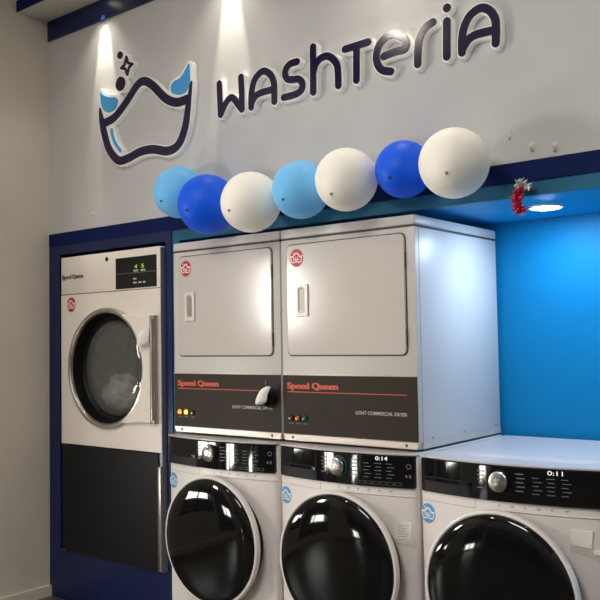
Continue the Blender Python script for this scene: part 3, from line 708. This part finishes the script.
def lump(x, y, z, rx, ry, rz, seed, m, name, label):
    bm = bmesh.new(); bmesh.ops.create_icosphere(bm, subdivisions=4, radius=1)
    from mathutils import noise
    off = Vector((seed * 3.1, seed * 1.7, seed * 0.6))
    for v in bm.verts:
        n1 = noise.noise(v.co * 1.6 + off); n2 = abs(noise.noise(v.co * 3.6 + off * 2))
        f_ = 1 + 0.30 * n1 - 0.30 * n2
        v.co = Vector((v.co.x * rx * f_, v.co.y * ry * f_, max(-0.7, v.co.z * f_) * rz))
    me = bpy.data.meshes.new(name); bm.to_mesh(me); bm.free(); me.materials.append(m); me.shade_smooth()
    o = bpy.data.objects.new(name, me); col.objects.link(o); o.location = (x, y, z)
    return tag(o, label, 'laundry', 'laundry in the tumble dryer drum')
lump(-0.67, 0.235, 1.135, 0.14, 0.085, 0.12, 1, M['cloth'], 'laundry_bundle', 'crumpled pale laundry lying behind the glass of the round dryer door, front piece')
lump(-0.64, 0.49, 1.13, 0.15, 0.11, 0.14, 4, M['cloth_b'], 'laundry_bundle', 'bluish crumpled laundry behind the pale piece in the round dryer drum')

rt_ = thing('paper_tag', (-0.23, -0.01, 1.39), 'crumpled white paper tag stuck over the rim of the round steel dryer door', 'paper')
pm = MB(); LO = []
for (xa, za, xb, zb, ye, ym) in (
        (-0.215, 1.483, -0.170, 1.487, 0.002, -0.022),
        (-0.241, 1.466, -0.162, 1.460, 0.000, -0.034),
        (-0.253, 1.441, -0.164, 1.435, 0.000, -0.040),
        (-0.257, 1.416, -0.170, 1.410, -0.002, -0.038),
        (-0.254, 1.398, -0.208, 1.393, -0.004, -0.026),
        ):
    LO.append([(xa + (xb - xa) * t, ye + (ym - ye) * math.sin(PI * (0.12 + 0.76 * t)), za + (zb - za) * t) for t in (0, 0.2, 0.4, 0.6, 0.8, 1.0)])
pm.add([p for l in LO for p in l], [(6 * r + k, 6 * r + k + 1, 6 * r + k + 7, 6 * r + k + 6) for r in range(len(LO) - 1) for k in range(5)])
po = pm.build('paper_strip', M['paper'], rt_, 80)
md = po.modifiers.new('thick', 'SOLIDIFY'); md.thickness = 0.002
sm = po.modifiers.new('smooth', 'SUBSURF'); sm.levels = 2; sm.render_levels = 2

# ------------------------------------------------------------------ balloons
BAL = [
 (0.119, -0.064, 2.13, 0.124, 0.056, -0.903, -0.425, 'light', 'light blue balloon at the left end of the row'),
 (0.361, -0.12, 2.038, 0.135, 0.086, -0.952, -0.294, 'blue', 'royal blue balloon second from the left, in front of the light blue one'),
 (0.634, -0.13, 2.014, 0.131, -0.021, -0.938, -0.346, 'white', 'white balloon third from the left, between royal blue and light blue'),
 (0.886, -0.1, 2.04, 0.121, 0.029, -0.909, -0.417, 'light', 'light blue balloon in the middle of the row, between two white balloons'),
 (1.131, -0.118, 2.047, 0.125, 0.073, -0.846, -0.528, 'white', 'white balloon with bright lit top, between light blue and royal blue'),
 (1.356, -0.052, 2.066, 0.111, 0.039, -0.917, -0.397, 'blue', 'royal blue balloon between two white balloons near the right end'),
 (1.614, -0.13, 2.04, 0.127, 0.249, -0.875, -0.414, 'white', 'largest white balloon at the right end of the row')]
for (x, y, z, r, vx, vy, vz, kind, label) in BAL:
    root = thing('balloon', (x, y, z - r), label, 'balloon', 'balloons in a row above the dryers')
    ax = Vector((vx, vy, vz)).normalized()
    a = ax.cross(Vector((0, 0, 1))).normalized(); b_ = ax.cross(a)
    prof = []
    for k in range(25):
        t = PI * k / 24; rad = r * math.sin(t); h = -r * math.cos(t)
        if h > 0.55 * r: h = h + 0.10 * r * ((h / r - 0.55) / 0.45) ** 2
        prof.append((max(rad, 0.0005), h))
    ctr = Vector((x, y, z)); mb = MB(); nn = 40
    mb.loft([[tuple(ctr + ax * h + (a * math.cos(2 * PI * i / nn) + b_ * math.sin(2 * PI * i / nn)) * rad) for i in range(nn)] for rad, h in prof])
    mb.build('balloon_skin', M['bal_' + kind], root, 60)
    kp = [(0.0080, 1.088), (0.0050, 1.10), (0.0042, 1.115), (0.0058, 1.13), (0.004, 1.15), (0.0008, 1.152)]
    kn = MB(); kn.loft([[tuple(ctr + ax * (h * r) + (a * math.cos(2 * PI * i / 14) + b_ * math.sin(2 * PI * i / 14)) * rad) for i in range(14)] for rad, h in kp])
    kn.build('balloon_knot', M['knot_' + kind[0] if kind != 'blue' else 'knot_b'], root)

# ------------------------------------------------------------------ tinsel hanging from the edge of the niche
rt_ = thing('tinsel_ornament', (1.80, 0.0, 1.86), 'small red and silver tinsel tuft hanging at the edge of the blue niche', 'tinsel')
red, sil = MB(), MB()
for k in range(260):
    t = random.random(); c_ = Vector((1.795 - 0.012 * math.sin(t * 3) + random.gauss(0, 0.005), 0.02 + random.gauss(0, 0.005), 1.945 - 0.085 * t))
    d_ = Vector((random.uniform(-1, 1), random.uniform(-1, 1), random.uniform(-0.8, 0.8))).normalized()
    s_ = d_.cross(Vector((random.random(), random.random(), random.random()))).normalized() * 0.0034
    L_ = random.uniform(0.014, 0.030)
    red.add([(c_ - s_)[:], (c_ + s_)[:], (c_ + s_ * 0.4 + d_ * L_)[:], (c_ - s_ * 0.4 + d_ * L_)[:]], [(0, 1, 2, 3)])
for k in range(170):
    t = random.random(); c_ = Vector((1.790 + 0.042 * t * t, 0.02 + random.gauss(0, 0.004), 1.957 + 0.012 * math.sin(t * PI) - 0.008 * t))
    d_ = Vector((random.uniform(-1, 1), random.uniform(-1, 1), random.uniform(-1, 0.6))).normalized()
    s_ = d_.cross(Vector((random.random(), random.random(), random.random()))).normalized() * 0.0036
    L_ = random.uniform(0.010, 0.024)
    sil.add([(c_ - s_)[:], (c_ + s_)[:], (c_ + s_ * 0.4 + d_ * L_)[:], (c_ - s_ * 0.4 + d_ * L_)[:]], [(0, 1, 2, 3)])
for o_, l_ in ((red.build('tinsel_strands', M['tin_red'], rt_, 0), 'red foil strands'), (sil.build('tinsel_strands', M['tin_sil'], rt_, 0), 'silver foil strands at the top')):
    tag(o_, l_, kind='stuff')
MB().tube([(1.795, 0.02, 1.94), (1.796, 0.026, 1.975), (1.797, FY - 0.004, 1.99)], 0.0012, 6).build('hanging_thread', M['tin_sil'], rt_)

# ------------------------------------------------------------------ colour management
scn.view_settings.view_transform = 'Standard'
scn.view_settings.look = 'None'
scn.view_settings.exposure = 0.0
